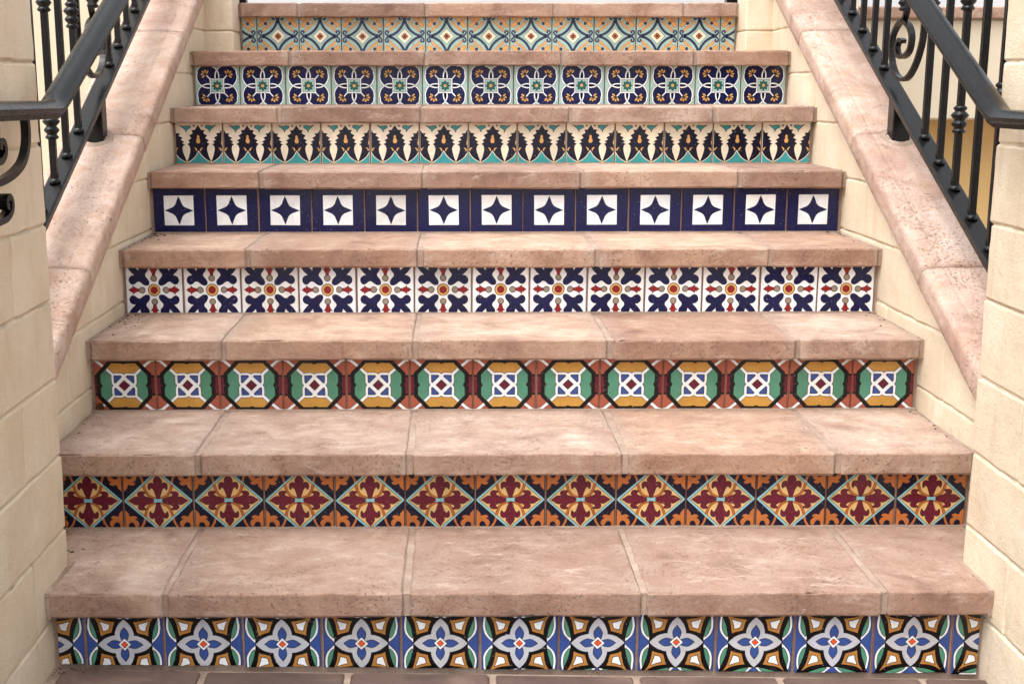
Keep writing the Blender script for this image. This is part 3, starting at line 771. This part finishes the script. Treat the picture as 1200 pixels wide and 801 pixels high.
    flat = [(-.008, -.0052), (.008, -.0052), (.008, .0052), (-.008, .0052)]
    def scroll(f):
        bm = bmesh.new(); pts = [f(a, b) for a, b in cr(sc, False, 4)]; tube_path(bm, [(X, a, b) for a, b in pts], flat); put('scroll', bm)
    dy = .02 if sgn < 0 else 0
    scroll(lambda a, b: (a + dy, b + BARS * dy))
    c0 = (1.222, 1.345)
    scroll(lambda a, b: (2 * c0[0] - a + dy, 2 * c0[1] - b + .14 + BARS * dy))
    bm = bmesh.new(); tube_path(bm, [(X, a + dy, b + BARS * dy) for a, b in cr([(1.24, 1.284), (1.222, 1.31), (1.224, 1.345), (1.20, 1.42), (1.21, 1.50)], False, 4)], flat); put('scroll_stem', bm)
    bm = bmesh.new(); lathe(bm, knuckle(1.345 + BARS * dy), X, 1.238 + dy, 14); put('collar', bm, True)
    return p
railL = railing(-1, -1.105, 'black iron guard railing with scrolls over the coping on the bracket pier side')
railR = railing(1, 1.112, 'black iron guard railing with scrolls in front of the coped terrace wall')

# ------------------------------------------------------------------ handrails
HP = [(-.0265, -.004), (-.0285, .001), (-.0285, .006), (-.0255, .009), (-.0235, .012), (-.018, .0165), (-.010, .0195), (0, .0205), (.010, .0195), (.018, .0165), (.0235, .012), (.0255, .009), (.0285, .006), (.0285, .001), (.0265, -.004), (.018, -.006), (.018, -.0135), (-.018, -.0135), (-.018, -.006)]
def handrail(sgn, X, yb, zb, slope, zf, label):
    p = thing('handrail', label, 'handrail', (X, 0, 1.0), 'handrails along the stairs'); O = -p.location
    def put(nm, bm, sm=False):
        for vv in bm.verts: vv.co += O
        return link(nm, bm2me(bm, nm, sm), p, None, [M['iron']])
    bm = bmesh.new(); y1 = 2.34
    pts = [(X, y1, zb + slope * (y1 - yb)), (X, yb + .03, zb + slope * .03), (X, yb + .006, zb + .0035), (X, yb - .02, zb - .0035)]
    n = 6
    for i in range(1, n + 1):
        t = i / n; pts.append((X, yb - .02 - .48 * t, zb - .0035 + (zf - zb) * t))
    tube_path(bm, pts[::-1], [(a_ * .92, b_ * .95) for a_, b_ in HP])
    ra = put('rail', bm, False)
    for f in ra.data.polygons: f.use_smooth = True
    ra.data.set_sharp_from_angle(angle=rad(24))
    # scroll bracket to the pier face
    bk = [(yb - .075, zb - .012), (yb - .078, zb - .05), (yb - .10, zb - .083), (yb - .16, zb - .105), (yb - .225, zb - .112)]
    xw = PL if sgn < 0 else PR; hw = abs(X - xw) / 2 + .012; xc = (X + xw) / 2 - sgn * .004
    def ribbon(nm, path, w2, t2):
        bm = bmesh.new(); tube_path(bm, [(xc, a, b) for a, b in cr(path, False, 5)], [(-w2, -t2), (w2, -t2), (w2, t2), (-w2, t2)]); return put(nm, bm)
    by, bz = yb, zb
    ribbon('bracket', [(by - .080, bz - .008), (by - .077, bz - .035), (by - .084, bz - .062), (by - .108, bz - .088), (by - .150, bz - .104), (by - .21, bz - .114), (by - .29, bz - .118)], hw * .17, .0062)
    ribbon('bracket_curl', [(by - .28, bz - .112), (by - .25, bz - .085), (by - .222, bz - .080), (by - .203, bz - .068), (by - .206, bz - .052), (by - .222, bz - .050), (by - .226, bz - .062)], hw * .2, .006)
    ribbon('bracket_curl', [(by - .30, bz - .182), (by - .25, bz - .180), (by - .216, bz - .177), (by - .193, bz - .167), (by - .188, bz - .152), (by - .200, bz - .142), (by - .213, bz - .147), (by - .213, bz - .157), (by - .204, bz - .158)], hw * .2, .0055)
    bm = bmesh.new(); add_box(bm, (min(xw + sgn * .012, xc), by - .34, bz - .20), (max(xw + sgn * .012, xc), by - .285, bz - .08)); put('wall_plate', bm)
    # upper bracket reaching the guard railing's post
    yy = 2.28; zz = zb + slope * (yy - yb); Xr = -1.105 if sgn < 0 else 1.112
    bm = bmesh.new(); add_box(bm, (min(X, Xr), yy - .009, zz - .03), (max(X, Xr), yy + .009, zz - .008)); put('upper_bracket', bm)
    return p
handrail(-1, -.852, .055, 1.069, .462, 1.073, 'black moulded handrail ending level beside the pier with the scroll bracket in view')
handrail(1, .872, .022, 1.052, .530, 1.052, 'black moulded handrail ending level beside the pier next to the coped terrace wall')

# ------------------------------------------------------------------ leaf litter
bm = bmesh.new(); rows = []
for i in range(7):
    t = i / 6 - .5; wd = .010 * math.cos(t * 2.6); row = []
    for j in (-1, -.5, 0, .5, 1):
        row.append(bm.verts.new((wd * j, -.003 * (j * j) - .004 * math.sin(t * 4), .0105 + t * .021 + .0015 * math.sin(j * 4 + i))))
    rows.append(row)
for i in range(6):
    for j in range(4): bm.faces.new((rows[i][j], rows[i][j + 1], rows[i + 1][j + 1], rows[i + 1][j]))
bmesh.ops.solidify(bm, geom=list(bm.faces), thickness=.0006)
lf = link('dry_leaf', bm2me(bm, 'dry_leaf', True), None, (-.992, .7105, ZT[1] - .0005), [M['leaf']], (rad(-12), rad(14), rad(8)))
tag(lf, 'small curled brown leaf propped against the octagon tile riser', 'leaf')
bm = bmesh.new(); rr = random.Random(5)
def flake(x, y, z, s):
    a = rr.uniform(0, 6.28); k = rr.uniform(.25, .9); n = rr.choice((3, 4, 5)); pts = []
    for i in range(n):
        t = 6.283 * i / n + rr.uniform(-.3, .3); u, v = s * math.cos(t), s * k * math.sin(t); pts.append((x + u * math.cos(a) - v * math.sin(a), y + u * math.sin(a) + v * math.cos(a)))
    lo = [bm.verts.new((a_, b_, z - .0005)) for a_, b_ in pts]; hi = [bm.verts.new((x + (a_ - x) * .8, y + (b_ - y) * .8, z + s * .35 * rr.uniform(.4, 1.2))) for a_, b_ in pts]
    bm.faces.new(hi); bm.faces.new(lo[::-1])
    for i in range(n): j = (i + 1) % n; bm.faces.new((lo[i], lo[j], hi[j], hi[i]))
for i in range(6):
    l, r = WL, WR; ya, yb = YN[i] + .03, YN[i + 1] + OV
    if i == 0: ya = PY + .02
    for side in (0, 1):
        for k in range(44 if side == 0 else 16):
            q = abs(rr.gauss(0, .035)); x = l + .012 + q if side == 0 else r - .012 - q * .5
            if i == 0: x = l + .03 + abs(rr.gauss(0, .05)) if side == 0 else x
            flake(x, yb - .008 - abs(rr.gauss(0, .09 if side == 0 else .12)) if rr.random() < .8 else rr.uniform(ya, yb - .01), ZT[i], rr.uniform(.0012, .0042) * (1.5 if rr.random() < .08 else 1))
    for k in range(6): flake(rr.uniform(l + .05, r - .05), rr.uniform(ya, yb - .01), ZT[i], rr.uniform(.0008, .002))
for k in range(30): 
    x = PL + .01 + abs(rr.gauss(0, .05)); flake(x, .012 - abs(rr.gauss(0, .012)), FLOOR(x) + .004, rr.uniform(.0012, .003))
lt = link('leaf_litter', bm2me(bm, 'leaf_litter'), None, None, [M['litter']]); lt['kind'] = 'stuff'; tag(lt, 'dark crumbs of dry leaves lying along the edges of the treads', 'leaf litter')
